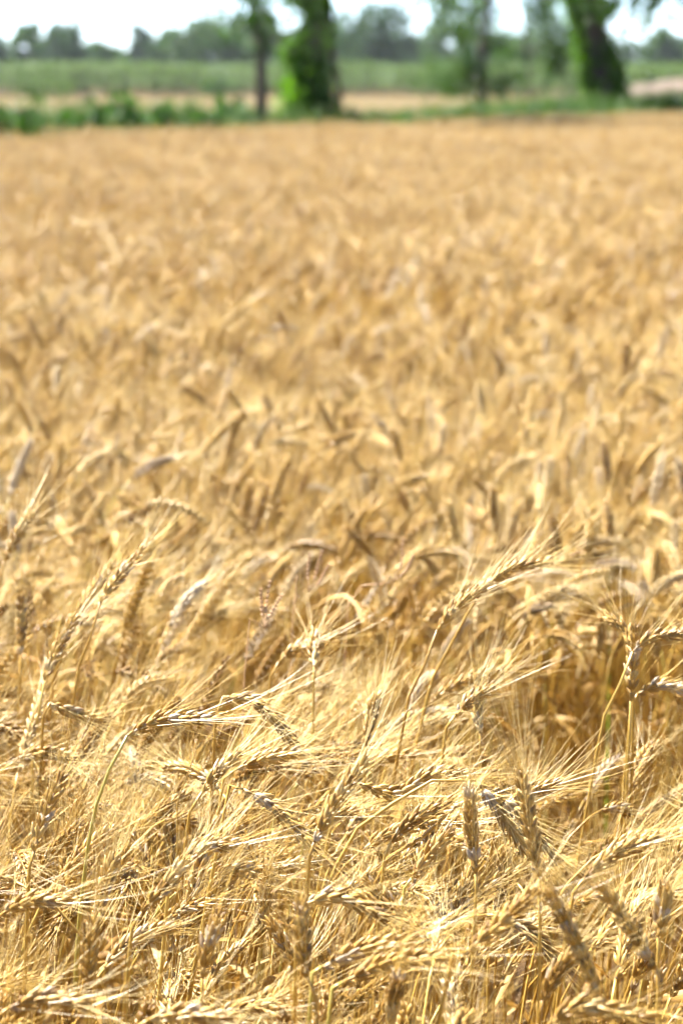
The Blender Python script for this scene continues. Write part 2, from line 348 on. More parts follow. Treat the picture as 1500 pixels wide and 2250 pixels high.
# ------------------------------------------------------------------ wheat in the picture, stalk by stalk
STALKS = []
HERO_PIX = []
def hero(ear, stem, z, label, dy=0.0, awn=0.07, spread=0.5, nspk=19, seed=0, up=0.25, root=(0.0, 0.0)):
    """ear, stem: photo pixels from ear base to ear tip and from ear base down; z: height of the ear base; dy: how far the tip lies beyond the base"""
    rng = np.random.RandomState(1000 + seed)
    b = at_height(ear[0][0], ear[0][1], z); y = b[1]; ln = np.cumsum([0] + [math.dist(ear[i], ear[i + 1]) for i in range(len(ear) - 1)])
    E3 = [at_depth(px, py, y + dy * l / ln[-1]) for (px, py), l in zip(ear, ln)]
    S3 = [b] + [at_depth(px, py, y) for px, py in stem]
    last = S3[-1]; prev = S3[-2] if len(S3) > 1 else b + (b - E3[1]) * -1
    d = unit(last - prev); zl = last[2]
    r0 = np.array([last[0] + np.clip(d[0], -.5, .5) * zl * 0.35 + root[0], last[1] + 0.02 + root[1], 0.0])
    S3 += [last * 0.55 + r0 * 0.45 + d * 0.05 * zl * np.array([1, 1, 0]), r0]
    E = smooth_path(E3, 18); P = smooth_path(S3, 30)[::-1]
    root_ = Vector(r0); o = np.array(r0)
    t = link('wheat_stalk', None); t.location = root_; t.empty_display_size = 0.05
    tag(t, label, 'wheat', 'tall wheat stalks standing out at the near edge')
    P = P - o; E = E - o
    link('stem', MB().add(*tube(P, np.interp(np.linspace(0, 1, len(P)), [0, .75, 1], [0.0026, 0.0022, 0.0012]), 7)).mesh('stem', [M_STEM]), t)
    e = link('ear', MB().add(*rachis_geo(E)).mesh('ear', [M_EAR]), t)
    mats, aw = ear_parts(E, rng, nspk, rng.uniform(0.9, 2.2), awn, spread, 6, 0.00026, up, 0, 2)
    for i, m in enumerate(mats): link('spikelet', SPK_MESH[i % 3], e, Matrix(m.tolist()))
    link('awns', MB().add(*aw).mesh('awns', [M_AWN]), e)
    if rng.rand() < 0.6:
        k = int(len(P) * rng.uniform(0.3, 0.55)); a = rng.uniform(0, 6.28)
        link('leaf_blade', MB().add(*blade_geo(P[k], np.array([math.cos(a), math.sin(a), .8]), .16, .008, 1.1, rng)).mesh('leaf_blade', [M_BLADE]), t)
    HERO_PIX.append((np.array([(px, py) for px, py in ear] + list(stem[:4]), float), y))
    STALKS.append(t); return t

HEROES = [
 ([(960,1385),(1000,1335),(1062,1290)], [(930,1470),(885,1600)], 1.02, 'wheat ear leaning right just below and left of the highest near ear', 0.02),
 ([(1065,1285),(1130,1245),(1205,1232)], [(1000,1400),(925,1590)], 1.04, 'highest near wheat ear, arching right with long fanned awns', 0.02),
 ([(220,1325),(255,1275),(312,1212)], [(203,1390),(165,1520)], 1.02, 'wheat ear rising to the upper right at the left edge, awns brushing upward', 0.03),
 ([(160,1365),(195,1310),(245,1240)], [(140,1430),(110,1560)], 0.98, 'blurred wheat ear just behind the upright-leaning left ear', 0.03),
 ([(98,1495),(125,1430),(165,1355)], [(85,1570),(75,1650)], 0.95, 'blurred wheat ear leaning right, lowest of the three on the left', 0.03),
 ([(1390,1432),(1430,1402),(1510,1388)], [(1352,1530),(1310,1660)], 1.00, 'dark-topped wheat ear arching out of the right picture edge', 0.01),
 ([(1385,1540),(1388,1465),(1392,1385)], [(1382,1640),(1378,1700)], 0.95, 'upright wheat ear standing behind the stem at the right edge', 0.02),
 ([(1390,1440),(1375,1385),(1335,1357)], [(1392,1520),(1390,1600)], 0.99, 'pale small wheat ear nodding left at the right edge', 0.03),
 ([(280,1617),(350,1582),(485,1578)], [(250,1670),(213,1765),(187,1910),(165,2190)], 0.99, 'wheat ear bent flat to the right on a long bare stem', 0.0),
 ([(490,1532),(565,1545),(655,1642)], [(480,1560),(470,1650)], 0.985, 'greyish wheat ear drooping to the right at the middle, tip pointing down', -0.01),
 ([(690,1852),(735,1765),(805,1668)], [(682,1910),(672,1990)], 0.97, 'sharp upright wheat ear leaning right at the centre front', 0.02),
 ([(535,1735),(600,1770),(690,1862)], [(515,1740),(490,1800)], 0.965, 'pale wheat ear drooping to the lower right beside the centre upright ear', -0.01),
 ([(1183,1925),(1165,1820),(1145,1700)], [(1186,2010),(1183,2215)], 0.95, 'tall upright brown wheat ear on a straight stem, right of centre', 0.0),
 ([(1045,1920),(1035,1825),(1030,1735)], [(1046,1980),(1040,2060)], 0.94, 'small upright brown wheat ear left of the tall upright one', 0.01),
 ([(1045,1715),(1090,1770),(1150,1862)], [(1000,1708),(900,1745),(720,1950)], 0.98, 'grey wheat ear drooping right from a stem that arches over the canopy', -0.01),
 ([(1085,1745),(1140,1785),(1222,1890)], [(1040,1745),(940,1830),(800,2000)], 0.97, 'second grey drooping wheat ear, behind the tall upright brown one', -0.01),
 ([(790,1722),(870,1742),(950,1702),(1035,1700)], [(760,1730),(730,1800)], 0.945, 'wavy wheat ear lying flat across the canopy right of centre', 0.02),
 ([(75,1872),(95,1800),(135,1712)], [(68,1930),(60,2010)], 0.95, 'plump whitish wheat ear standing near the left edge', 0.01),
 ([(222,2002),(232,1945),(250,1885)], [(216,2060),(210,2120)], 0.92, 'pale upright wheat ear right of the long bare stem', 0.01),
 ([(197,2185),(196,2110),(203,2035)], [(198,2230),(200,2300)], 0.90, 'small dark upright wheat ear low at the left, beside the long bare stem', 0.0),
 ([(0,2012),(60,1980),(140,1982)], [(-30,2050),(-50,2120)], 0.93, 'wheat ear lying flat at the left edge, its base outside the picture', 0.0),
 ([(662,1990),(740,1970),(835,2012)], [(655,2010),(650,2100)], 0.945, 'white-topped wheat ear bent over to the right at the front centre', 0.0),
 ([(676,2150),(665,2070),(660,1992)], [(690,2215),(700,2290)], 0.93, 'dark upright wheat ear below the white-topped bent one at front centre', 0.0),
 ([(708,2125),(800,2085),(905,2068)], [(690,2160),(680,2230)], 0.92, 'wheat ear arching right along the lower middle of the picture', 0.0),
 ([(752,2160),(840,2120),(960,2100)], [(735,2190),(720,2260)], 0.92, 'wheat ear lying just under the arching one in the lower middle', -0.01),
 ([(1315,2190),(1270,2080),(1208,1962)], [(1325,2260),(1335,2330)], 0.93, 'stout blurred wheat ear leaning left in the lower right', 0.0),
 ([(1442,2132),(1385,2040),(1320,1950)], [(1445,2200),(1450,2280)], 0.93, 'golden blurred wheat ear leaning left, rightmost of the two stout ones', 0.0),
 ([(1282,1932),(1350,1875),(1440,1840)], [(1265,1980),(1245,2060)], 0.945, 'wheat ear with a bright white fan of awns near the right edge', 0.01),
 ([(1025,2092),(1090,2035),(1172,1960)], [(1005,2120),(975,2190)], 0.95, 'wheat ear leaning right from beneath the straight stem right of centre', 0.01),
 ([(1200,2262),(1270,2212),(1425,2238)], [(1185,2300),(1170,2360)], 0.92, 'wheat ear bowed over the bottom edge at the right', 0.0),
 ([(1192,2200),(1215,2150),(1262,2095)], [(1185,2260),(1180,2320)], 0.91, 'pale wheat ear leaning right between the straight stem and the stout left-leaning ear', 0.0),
 ([(312,2005),(360,1950),(415,1885)], [(295,2060),(280,2140)], 0.925, 'golden wheat ear leaning right between the two front left stems', 0.01),
 ([(395,1890),(440,1860),(510,1855)], [(380,1930),(365,2010)], 0.93, 'whitish wheat ear bending right above the golden leaning one', 0.01),
 ([(612,1455),(650,1425),(705,1410)], [(600,1490),(590,1560)], 0.95, 'golden wheat ear bent right with awns fanned upward behind the drooping grey ear', 0.02),
 ([(690,1465),(688,1430),(692,1390)], [(690,1510),(688,1580)], 0.96, 'dark upright wheat ear seen end-on above the centre', 0.05),
 ([(805,1640),(812,1590),(825,1530)], [(803,1690),(800,1740)], 0.92, 'brown upright wheat ear with thin rising awns above the centre', 0.02),
 ([(1000,1572),(1030,1540),(1080,1510)], [(985,1610),(970,1680)], 0.95, 'wheat ear with sparse spiky awns below the two highest near ears', 0.03),
 ([(1055,1610),(1050,1570),(1055,1520)], [(1055,1660),(1053,1720)], 0.93, 'brown upright wheat ear beside the sparse spiky one', 0.02),
 ([(1400,1525),(1450,1505),(1515,1518)], [(1390,1550),(1380,1620)], 0.95, 'pale wheat ear lying level at the right edge below the arching ears', 0.01),
 ([(45,1440),(48,1375),(45,1300)], [(45,1500),(42,1560)], 0.93, 'blurred upright wheat ear standing at the far left edge', 0.02),
 ([(10,1232),(35,1180),(68,1125)], [(0,1290),(-10,1350)], 1.02, 'greyish wheat ear leaning right at the left edge, higher than the rest there', 0.03),
 ([(110,1545),(150,1562),(210,1585)], [(100,1570),(92,1640)], 0.95, 'dark wheat ear with pale awns bent right at the left edge', 0.01),
 ([(445,1740),(475,1700),(520,1660)], [(425,1790),(405,1880)], 0.93, 'golden wheat ear lying under the flat bent ear', 0.02),
 ([(520,1690),(580,1668),(655,1652)], [(500,1720),(480,1790)], 0.93, 'white wheat ear lying level under the grey drooping one', 0.01),
 ([(860,1850),(910,1800),(985,1765)], [(848,1900),(835,1980)], 0.93, 'golden wheat ear leaning far right under the arched stem', 0.01),
 ([(905,1930),(940,1880),(985,1830)], [(890,1980),(880,2050)], 0.92, 'wheat ear leaning right just below the one under the arched stem', 0.01),
 ([(1110,1770),(1150,1745),(1218,1725)], [(1095,1800),(1080,1870)], 0.93, 'pale wheat ear pointing right behind the tall upright brown one', 0.01),
 ([(20,2215),(90,2195),(180,2205)], [(0,2250),(-15,2330)], 0.92, 'pale wheat ear lying level in the lower left corner', 0.0),
 ([(330,2240),(400,2228),(500,2240)], [(310,2275),(295,2350)], 0.92, 'white-topped wheat ear bowed along the bottom edge left of centre', 0.0),
 ([(445,2150),(455,2085),(480,2020)], [(445,2210),(440,2290)], 0.90, 'shaded wheat ear leaning slightly right at the lower left', 0.01),
 ([(1445,2060),(1452,2010),(1460,1955)], [(1445,2120),(1445,2200)], 0.93, 'white upright wheat ear between the stout golden ear and the right edge', 0.01),
 ([(860,2250),(862,2210),(872,2160)], [(860,2290),(858,2350)], 0.90, 'dark wheat ear standing at the bottom edge right of centre', 0.0),
]
for k, (e_, s_, z_, l_, dy_) in enumerate(HEROES):
    L_ = sum(math.dist(e_[i], e_[i + 1]) for i in range(len(e_) - 1))
    b_ = at_height(e_[0][0], e_[0][1], z_); mm = b_[1] / cp / F * L_
    hero(e_, s_, z_, l_, dy_, 0.074, 0.62, max(12, min(22, int(round(mm / 0.0045)))), k)

# ------------------------------------------------------------------ the dense stand: nearest stalks one by one, the rest as one mass
rng = np.random.RandomState(11)
def vnoise(x, y, s, seed):
    """smooth value noise, vectorised"""
    x = x / s; y = y / s; xi = np.floor(x).astype(int); yi = np.floor(y).astype(int); fx = x - xi; fy = y - yi
    fx = fx * fx * (3 - 2 * fx); fy = fy * fy * (3 - 2 * fy)
    h = lambda a, b: (np.sin(a * 127.1 + b * 311.7 + seed * 74.7) * 43758.5453) % 1.0
    return (h(xi, yi) * (1 - fx) + h(xi + 1, yi) * fx) * (1 - fy) + (h(xi, yi + 1) * (1 - fx) + h(xi + 1, yi + 1) * fx) * fy
def scatter(y0, y1, dens):
    xm = 0.19 * y1 + 1.7; n = int(dens * 2 * xm * (y1 - y0))
    x = rng.uniform(-xm, xm, n); y = rng.uniform(y0, y1, n)
    k = np.abs(x) < 0.19 * y + 1.7; x, y = x[k], y[k]
    k = ((np.stack([x, y], -1) - EA) @ en) < 0.0; return x[k], y[k]
# single stalks inside the view near the camera; beyond it, clumps of stalks
def in_zone(x, y, m): return (np.abs(x) < 0.150 * y + m) & (y < 3.5)
X, Y = scatter(0.95, 3.5, 480)
k_ = in_zone(X, Y, 0.22) & (Y > 1.15); X, Y = X[k_], Y[k_]
PROB = np.array([2.4, 2.8, 3.0, 3.0, 2.8, 2.6, 2.6, 2.4, 1.8, 1.2, 0.7, 2.2, 2.4, 1.8]); PROB /= PROB.sum()
PROB_M = np.array([8.0, 7.0, 5.0, 2.6, 1.5, 1.1, 0.9, 0.7, 0.5, 0.3, 0.1, 3.8, 0.8, 0.5]); PROB_M /= PROB_M.sum()
def canopy(x, y): return 0.885 + 0.07 * (vnoise(x, y, 0.55, 1) - 0.5) + 0.07 * (vnoise(x, y, 2.2, 3) - 0.5)
def azimuths(n, wide=0.95):
    a = rng.normal(0.25, wide, n); odd = rng.rand(n) < 0.22; a[odd] = rng.uniform(-3.14, 3.14, odd.sum()); return a
# canopy height: gentle swells, a hollow behind the near clump (lower on the right), uneven far patches
H = canopy(X, Y) + 0.05 * (vnoise(X, Y, 0.16, 2) - 0.5) + rng.normal(0, 0.022, len(X))
def dip(x, y, x0, x1, y0, y1, e=0.05):
    f = lambda v, a_, b_: np.clip((v - a_) / e, 0, 1) * np.clip((b_ - v) / e, 0, 1)
    return f(x, x0, x1) * f(y, y0, y1)
wob_ = 0.10 * (vnoise(X, Y, 0.2, 9) - 0.5)
gap = np.clip(dip(X + wob_, Y + wob_, -0.06, 0.56, 2.41, 3.16) + 0.95 * dip(X + wob_, Y + wob_, -0.32, 0.0, 2.64, 3.36) + 0.5 * dip(X + wob_, Y - wob_, -0.6, -0.33, 2.55, 2.75), 0, 1)
H -= 0.52 * gap + 0.02 * dip(X + wob_, Y, 0.0, 0.6, 2.2, 2.5, .12)
tall = rng.rand(len(X)) < 0.045; H += tall * rng.uniform(0.03, 0.10, len(X))
keep = rng.rand(len(X)) > 0.985 * gap
X, Y, H = X[keep], Y[keep], H[keep]
N = len(X)
# nod direction: mostly to the right and slightly away, as the wind has laid them
AZ = azimuths(N)
V_hi = rng.choice(len(VAR), N, p=PROB)
TX = rng.normal(0, 0.07, N); TY = rng.normal(0.04, 0.07, N)
SCL = H / 0.90
# where the crown of each stalk lands in the picture
nodv = np.array([S.E[len(S.E) // 2] for S in VAR])[V_hi]
cA, sA = np.cos(AZ), np.sin(AZ)
crown = np.stack([X + (nodv[:, 0] * cA - nodv[:, 1] * sA + TY * 0.85) * SCL, Y + (nodv[:, 0] * sA + nodv[:, 1] * cA - TX * 0.85) * SCL, nodv[:, 2] * SCL], -1)
pix = project(crown)
# keep the ears that stand in front clear of stalks nearer to the camera
drop = np.zeros(N, bool)
near = np.where(Y < 3.6)[0]
def place(loc): return np.stack([X + (loc[:, 0] * cA - loc[:, 1] * sA + TY * 0.85) * SCL, Y + (loc[:, 0] * sA + loc[:, 1] * cA - TX * 0.85) * SCL, loc[:, 2] * SCL], -1)
tips = np.array([S.E[-1] + (S.E[-1] - S.E[-3]) * 3 for S in VAR])[V_hi]; bases = np.array([S.E[0] for S in VAR])[V_hi]
PTS = [pix[near], project(place(tips))[near], project(place(bases))[near]]
for path, yh in HERO_PIX:
    for P_, lim in zip(PTS, (60, 34, 40)):
        d = np.full(len(near), 1e9)
        for i in range(len(path) - 1):
            a, b = path[i], path[i + 1]; ab = b - a; t = np.clip(((P_ - a) @ ab) / (ab @ ab), 0, 1)
            d = np.minimum(d, np.linalg.norm(P_ - (a + t[:, None] * ab), axis=1))
        drop[near[(d < lim) & (crown[near, 1] < yh + 0.04)]] = True
low_ = drop & (rng.rand(N) < 0.6); SCL = np.where(low_, SCL * 0.84, SCL); drop &= ~low_
crown[low_, 2] *= 0.84; pix = project(crown)
sel = ~drop
X, Y, AZ, V_hi, TX, TY, SCL, pix, crown = X[sel], Y[sel], AZ[sel], V_hi[sel], TX[sel], TY[sel], SCL[sel], pix[sel], crown[sel]
N = len(X)
inview = (pix[:, 0] > -20) & (pix[:, 0] < 1520) & (pix[:, 1] > 0) & (pix[:, 1] < 2275)
order = np.argsort(np.where(inview, crown[:, 1], 1e9))
NEAR = 300 - len(HEROES)
ind = order[:NEAR]; SPLIT = 120
CLS = [(0.4, 'upright', 'standing nearly upright'), (0.9, 'leaning', 'leaning gently over'), (1.5, 'nodding', 'nodding level across its neighbours'), (9, 'drooping', 'drooping with its tip hanging down')]
def stalk_copy(i, split):
    S = VAR[V_hi[i]]; t = link('wheat_stalk', None)
    t.location = (X[i], Y[i], 0); t.rotation_euler = (TX[i], TY[i], AZ[i]); s = SCL[i]; t.scale = (s, s, s); t.empty_display_size = 0.05
    c = next(c for c in CLS if S.nod < c[0])
    tag(t, NAMES[i], 'wheat', 'wheat stalks crowded in the front canopy')
    link('stem', S.me_stem, t); link('leaf_blade', S.me_leaf, t); link('leaf_blade', S.me_leaf2, t)
    if split:
        e = link('ear', S.me_rachis, t)
        for k, m in enumerate(S.mats): link('spikelet', SPK_MESH[k % 3], e, Matrix(m.tolist()))
    else: e = link('ear', S.me_ear, t)
    link('awns', S.me_awn, e)
HANDLE = {1: 'the highest near ear', 2: 'the rising ear at the left edge', 5: 'the dark-topped arching ear at the right edge', 8: 'the flat bent ear on the long bare stem',
          9: 'the grey drooping ear at the middle', 10: 'the sharp upright ear at the centre front', 11: 'the pale drooping ear beside the centre one', 12: 'the tall upright brown ear',
          13: 'the small upright brown ear', 17: 'the plump whitish ear near the left edge', 18: 'the pale upright ear by the bare stem', 19: 'the small dark upright ear low left',
          21: 'the white-topped bent ear at front centre', 24: 'the flat ear in the lower middle', 25: 'the stout left-leaning ear', 26: 'the golden left-leaning ear', 27: 'the ear with bright white awns',
          29: 'the ear bowed over the bottom right edge', 31: 'the golden ear between the left stems', 35: 'the brown upright ear above the centre', 36: 'the sparse spiky ear', 48: 'the ear bowed along the bottom edge',
          47: 'the level ear in the lower left corner', 51: 'the dark ear at the bottom edge', 44: 'the golden ear under the arched stem'}
ORD = ['nearest', 'second nearest', 'third nearest', 'fourth nearest', 'fifth nearest', 'sixth nearest', 'seventh nearest', 'eighth nearest', 'ninth nearest', 'tenth nearest', 'eleventh nearest', 'twelfth nearest']
hk = list(HANDLE); hm = np.array([HERO_PIX[k][0][1] for k in hk]); bins = {}; NAMES = {}
for i in ind:
    dv = pix[i] - hm; j = int(np.argmin((dv ** 2).sum(1))); d = dv[j]
    side_ = ('right of' if d[0] > 0 else 'left of') if abs(d[0]) > abs(d[1]) else ('below' if d[1] > 0 else 'above')
    c = next(c for c in CLS if VAR[V_hi[i]].nod < c[0])[1]; bins.setdefault((hk[j], side_, c), []).append((float((d ** 2).sum()), i))
for (h_, side_, c), lst in bins.items():
    for r_, (_, i) in enumerate(sorted(lst)): NAMES[i] = '%s wheat stalk, %s %s %s' % (c, ORD[min(r_, 11)], side_, HANDLE[h_])
# the sharpest, in the focused band, get spikelets one by one
foc = sorted(ind, key=lambda i: abs(crown[i, 1] - 2.0)); foc = set(foc[:SPLIT])
for i in ind: stalk_copy(i, i in foc)

rest = np.ones(N, bool); rest[ind] = False; rest = np.where(rest)[0]
def stalk_soup(forms, x, y, az, tx, ty, sc, v):
    """many stalks as plain arrays: vertices, quads, tris, material slots, one random number per stalk"""
    VV, FF, MM, RR = [], [], [], []; n0 = 0
    for k, S in enumerate(forms):
        i = np.where(v == k)[0]
        if not len(i): continue
        mb = MB(); mb.add(*S.stem, 0); spk_join(mb, S.mats, 1, S.low); mb.add(*S.awn, 2)
        if k % 2: mb.add(*S.leaf, 3)
        elif k % 4 == 0: mb.add(*S.leaf2, 3)
        B = np.concatenate(mb.V); m = len(i)
        cz, sz, cx, sx, cy_, sy = np.cos(az[i]), np.sin(az[i]), np.cos(tx[i]), np.sin(tx[i]), np.cos(ty[i]), np.sin(ty[i])
        Mx = np.zeros((m, 3, 3))            # Rz then Rx then Ry
        Mx[:, 0] = np.stack([cz, -sz, 0 * cz], -1); Mx[:, 1] = np.stack([sz, cz, 0 * cz], -1); Mx[:, 2, 2] = 1
        A = np.zeros((m, 3, 3)); A[:, 0, 0] = 1; A[:, 1, 1] = cx; A[:, 1, 2] = -sx; A[:, 2, 1] = sx; A[:, 2, 2] = cx
        Cc = np.zeros((m, 3, 3)); Cc[:, 1, 1] = 1; Cc[:, 0, 0] = cy_; Cc[:, 0, 2] = sy; Cc[:, 2, 0] = -sy; Cc[:, 2, 2] = cy_
        W = np.einsum('mij,vj->mvi', np.einsum('mij,mjk,mkl->mil', Cc, A, Mx) * sc[i][:, None, None], B) + np.stack([x[i], y[i], np.full(m, .004)], -1)[:, None]
        VV.append(W.reshape(-1, 3)); offs = n0 + np.arange(m)[:, None, None] * len(B)
        for f, sl in zip(mb.F, mb.M): FF.append((f[None] + offs).reshape(-1, f.shape[1])); MM.append(np.tile(sl, m))
        RR.append(np.repeat(rng.rand(m), len(B))); n0 += m * len(B)
    return np.concatenate(VV), FF, np.concatenate(MM), np.concatenate(RR)
def soup_mesh(name, soup, extra=None):
    V, FF, MM, RR = soup
    if extra is not None: V = np.concatenate([V, extra]); RR = np.concatenate([RR, np.zeros(len(extra))])
    me = mesh_np(name, V, FF, WMATS, MM)
    a = me.attributes.new('rnd', 'FLOAT', 'POINT'); a.data.foreach_set('value', RR.astype(np.float32)); return me
def tile(forms, size, dens, seed):
    n = int(size * size * dens * 1.15); x = rng.uniform(-.54, .54, n) * size; y = rng.uniform(-.54, .54, n) * size
    h = 1.0 + 0.055 * (vnoise(x + seed * 3, y, 0.16, 2) - 0.5) + rng.normal(0, 0.025, n) + (rng.rand(n) < .05) * rng.uniform(.03, .11, n)
    return stalk_soup(forms, x, y, azimuths(n, 1.4), rng.normal(0, .1, n), rng.normal(.04, .1, n), h, rng.choice(len(forms), n, p=PROB_M))
for S in VMID + VNEAR: S.low = 1
for S in VLOW: S.low = 2
cl = bpy.data.collections.new('wheat_clumps')
N_NEAR, N_FAR, T_NEAR, T_FAR = 7, 6, 0.42, 0.62
for k in range(N_NEAR): cl.objects.link(bpy.data.objects.new('clump_%02d' % k, soup_mesh('wheat_clump', tile(VMID, T_NEAR, 410, k))))
for k in range(N_FAR): cl.objects.link(bpy.data.objects.new('clump_%02d' % (N_NEAR + k), soup_mesh('wheat_clump', tile(VLOW, T_FAR, 190, 20 + k))))
CX, CY, CV = [], [], []
def lay(y0, y1, step, lo, n, thin=1.0):
    for y in np.arange(y0 + step / 2, y1, step):
        m = 0.2 * y + 1.7
        for x in np.arange(-m, m, step):
            a, b = x + rng.normal(0, .06 * step), y + rng.normal(0, .06 * step)
            if (np.array([a, b]) - EA) @ en < -step * 0.35: CX.append(a); CY.append(b); CV.append(lo + rng.randint(n))
lay(3.5, 6.86, T_NEAR * .97, 0, N_NEAR); lay(6.86, 50, T_FAR * .97, N_NEAR, N_FAR)
for y in np.arange(.95 + .2, 3.5, T_NEAR * .98):              # beside the view
    for sgn in (-1, 1):
        for k in range(4): CX.append(sgn * (0.150 * y + .22 + T_NEAR * (.5 + k * .97))); CY.append(min(y, 3.5 - T_NEAR / 2)); CV.append(rng.randint(N_NEAR))
for x in np.arange(-.6, .61, .4): CX.append(x); CY.append(0.94); CV.append(rng.randint(N_NEAR))
CX, CY, CV = np.array(CX), np.array(CY), np.array(CV); CS = (canopy(CX, CY) + 0.09 * (vnoise(CX, CY, 1.3, 17) - .5) * np.clip((CY - 3.5) / 3, 0, 1)) / .90
soup = stalk_soup(VNEAR + VMID, X[rest], Y[rest], AZ[rest], TX[rest], TY[rest], SCL[rest], V_hi[rest] + np.where(crown[rest, 1] > 2.5, len(VNEAR), 0))
n0 = len(soup[0]); me = soup_mesh('wheat', soup, np.stack([CX, CY, 0 * CX], -1)); nv = len(me.vertices)
def attr(n, ty, v, k):
    w_ = np.zeros((nv,) + v.shape[1:], v.dtype); w_[n0:] = v
    a = me.attributes.new(n, ty, 'POINT'); a.data.foreach_set(k, np.ascontiguousarray(w_).reshape(-1))
attr('seedbed', 'BOOLEAN', np.ones(len(CX), bool), 'value')
attr('form', 'INT', CV.astype(np.int32), 'value')
attr('turn', 'FLOAT_VECTOR', np.stack([0 * CX, 0 * CX, rng.normal(0, .35, len(CX))], -1).astype(np.float32), 'vector')
attr('size', 'FLOAT', CS.astype(np.float32), 'value')
wheat = tag(link('wheat', me), 'ripe golden wheat field stretching away to the green bank', 'wheat field', None, 'stuff')
g = bpy.data.node_groups.new('wheat_scatter', 'GeometryNodeTree')
g.interface.new_socket('Geometry', in_out='INPUT', socket_type='NodeSocketGeometry'); g.interface.new_socket('Geometry', in_out='OUTPUT', socket_type='NodeSocketGeometry')
gi, go = g.nodes.new('NodeGroupInput'), g.nodes.new('NodeGroupOutput')
def named(n, ty): q = g.nodes.new('GeometryNodeInputNamedAttribute'); q.data_type = ty; q.inputs[0].default_value = n; return next(o for o in q.outputs if o.enabled)
jn = g.nodes.new('GeometryNodeJoinGeometry'); g.links.new(jn.outputs[0], go.inputs[0]); g.links.new(gi.outputs[0], jn.inputs[0])
e2r = g.nodes.new('FunctionNodeEulerToRotation'); g.links.new(named('turn', 'FLOAT_VECTOR'), e2r.inputs[0])
n_form, n_size = named('form', 'INT'), named('size', 'FLOAT')
iop = g.nodes.new('GeometryNodeInstanceOnPoints'); ci = g.nodes.new('GeometryNodeCollectionInfo')
ci.inputs[0].default_value = cl; ci.inputs['Separate Children'].default_value = True; ci.inputs['Reset Children'].default_value = True
g.links.new(gi.outputs[0], iop.inputs['Points']); g.links.new(ci.outputs[0], iop.inputs['Instance']); iop.inputs['Pick Instance'].default_value = True
g.links.new(named('seedbed', 'BOOLEAN'), iop.inputs['Selection'])
g.links.new(n_form, iop.inputs['Instance Index']); g.links.new(e2r.outputs[0], iop.inputs['Rotation'])
g.links.new(n_size, iop.inputs['Scale']); g.links.new(iop.outputs[0], jn.inputs[0])
md = wheat.modifiers.new('scatter', 'NODES'); md.node_group = g
print('wheat stalks', N, 'single', len(ind) + len(HEROES), 'clumps', len(CX), 'mass polys', len(me.polygons), [len(o.data.polygons) for o in cl.objects])

# ------------------------------------------------------------------ dry weeds and green blades among the wheat
def weed(px, pts, z, label, digits):
    b = at_height(px[0], px[1], z); y = b[1]; rs = np.random.RandomState(int(px[0]))
    P = [b] + [at_depth(a, c, y) for a, c in pts]; r0 = np.array([P[-1][0] - 0.03, y, 0]); P.append(r0)
    t = link('weed_stalk', None); t.location = Vector(r0); tag(t, label, 'weed', 'dry weed stalks among the wheat')
    link('stem', MB().add(*tube(smooth_path(P, 18)[::-1] - r0, np.linspace(0.0012, 0.0006, 18), 5)).mesh('stem', [M_WEED]), t)
    for dg in digits:
        q = smooth_path([b] + [at_depth(a, c, y + 0.01) for a, c in dg], 10) - r0
        mb = MB(); mb.add(*tube(q, np.full(10, 0.0005), 4))
        for k in range(3, 10):
            for sd_ in (-1, 1):
                m = np.eye(3) * 0.33; V, f = lens(4, RINGS, 0.012, 0.003, 0.003); tdir = unit(q[k] - q[k - 1]); sx = unit(np.cross(tdir, [0, 1, 0.1])); ax = unit(tdir + 0.35 * sd_ * sx); sy = np.cross(ax, sx)
                mb.add((V * 0.36) @ np.stack([np.cross(sy, ax), sy, ax]) + q[k], f)
        link('seed_spike', mb.mesh('seed_spike', [M_WEED]), t)
weed((582, 1380), [(565, 1430), (535, 1530)], 0.99, 'dry weed with three finger-like seed spikes above the bent golden ear', [[(576, 1345), (573, 1300)], [(585, 1330), (592, 1283)], [(597, 1345), (617, 1312)]])
weed((680, 1300), [(665, 1340), (640, 1420)], 0.98, 'blurred dry weed forking upward above the centre', [[(676, 1260), (680, 1220)], [(692, 1265), (706, 1215)], [(700, 1280), (720, 1245)]])
weed((860, 1280), [(810, 1330), (760, 1400)], 0.98, 'dry weed leaning right with a split tip left of the highest ear', [[(880, 1240), (885, 1190)], [(890, 1255), (905, 1225)]])
def green_blade(base, tip, z, label, mat=None, wd=0.011):
    b = at_height(base[0], base[1], z); e = at_depth(tip[0], tip[1], b[1] + 0.01)
    r0 = np.array([b[0], b[1], 0.0]); P = smooth_path([r0, b, e], 12) - r0
    wv = wd * np.clip(np.sin(np.pi * np.linspace(0.25, 0.98, 12)), 0.06, 1); s_ = np.array([0.94, 0.34, 0]); u_ = np.array([-.34, .94, 0])
    V = np.concatenate([P - s_ * wv[:, None] / 2 + u_ * 0.002, P, P + s_ * wv[:, None] / 2 + u_ * 0.002]); a = np.arange(11)
    f = np.concatenate([np.stack([a, a + 1, a + 13, a + 12], -1), np.stack([a + 12, a + 13, a + 25, a + 24], -1)])
    o = link('grass_blade', MB().add(V, [f]).mesh('grass_blade', [mat or M_GREENBLADE])); o.location = Vector(r0)
    tag(o, label, 'grass', 'green blades among the wheat')
green_blade((1340, 1365), (1333, 1245), 0.76, 'green grass blade in the dark hollow behind the highest near ear', None, 0.0055)
green_blade((390, 1830), (432, 1650), 0.93, 'thin yellow straw blade rising right between the left and middle ears', M_STEM, 0.004)

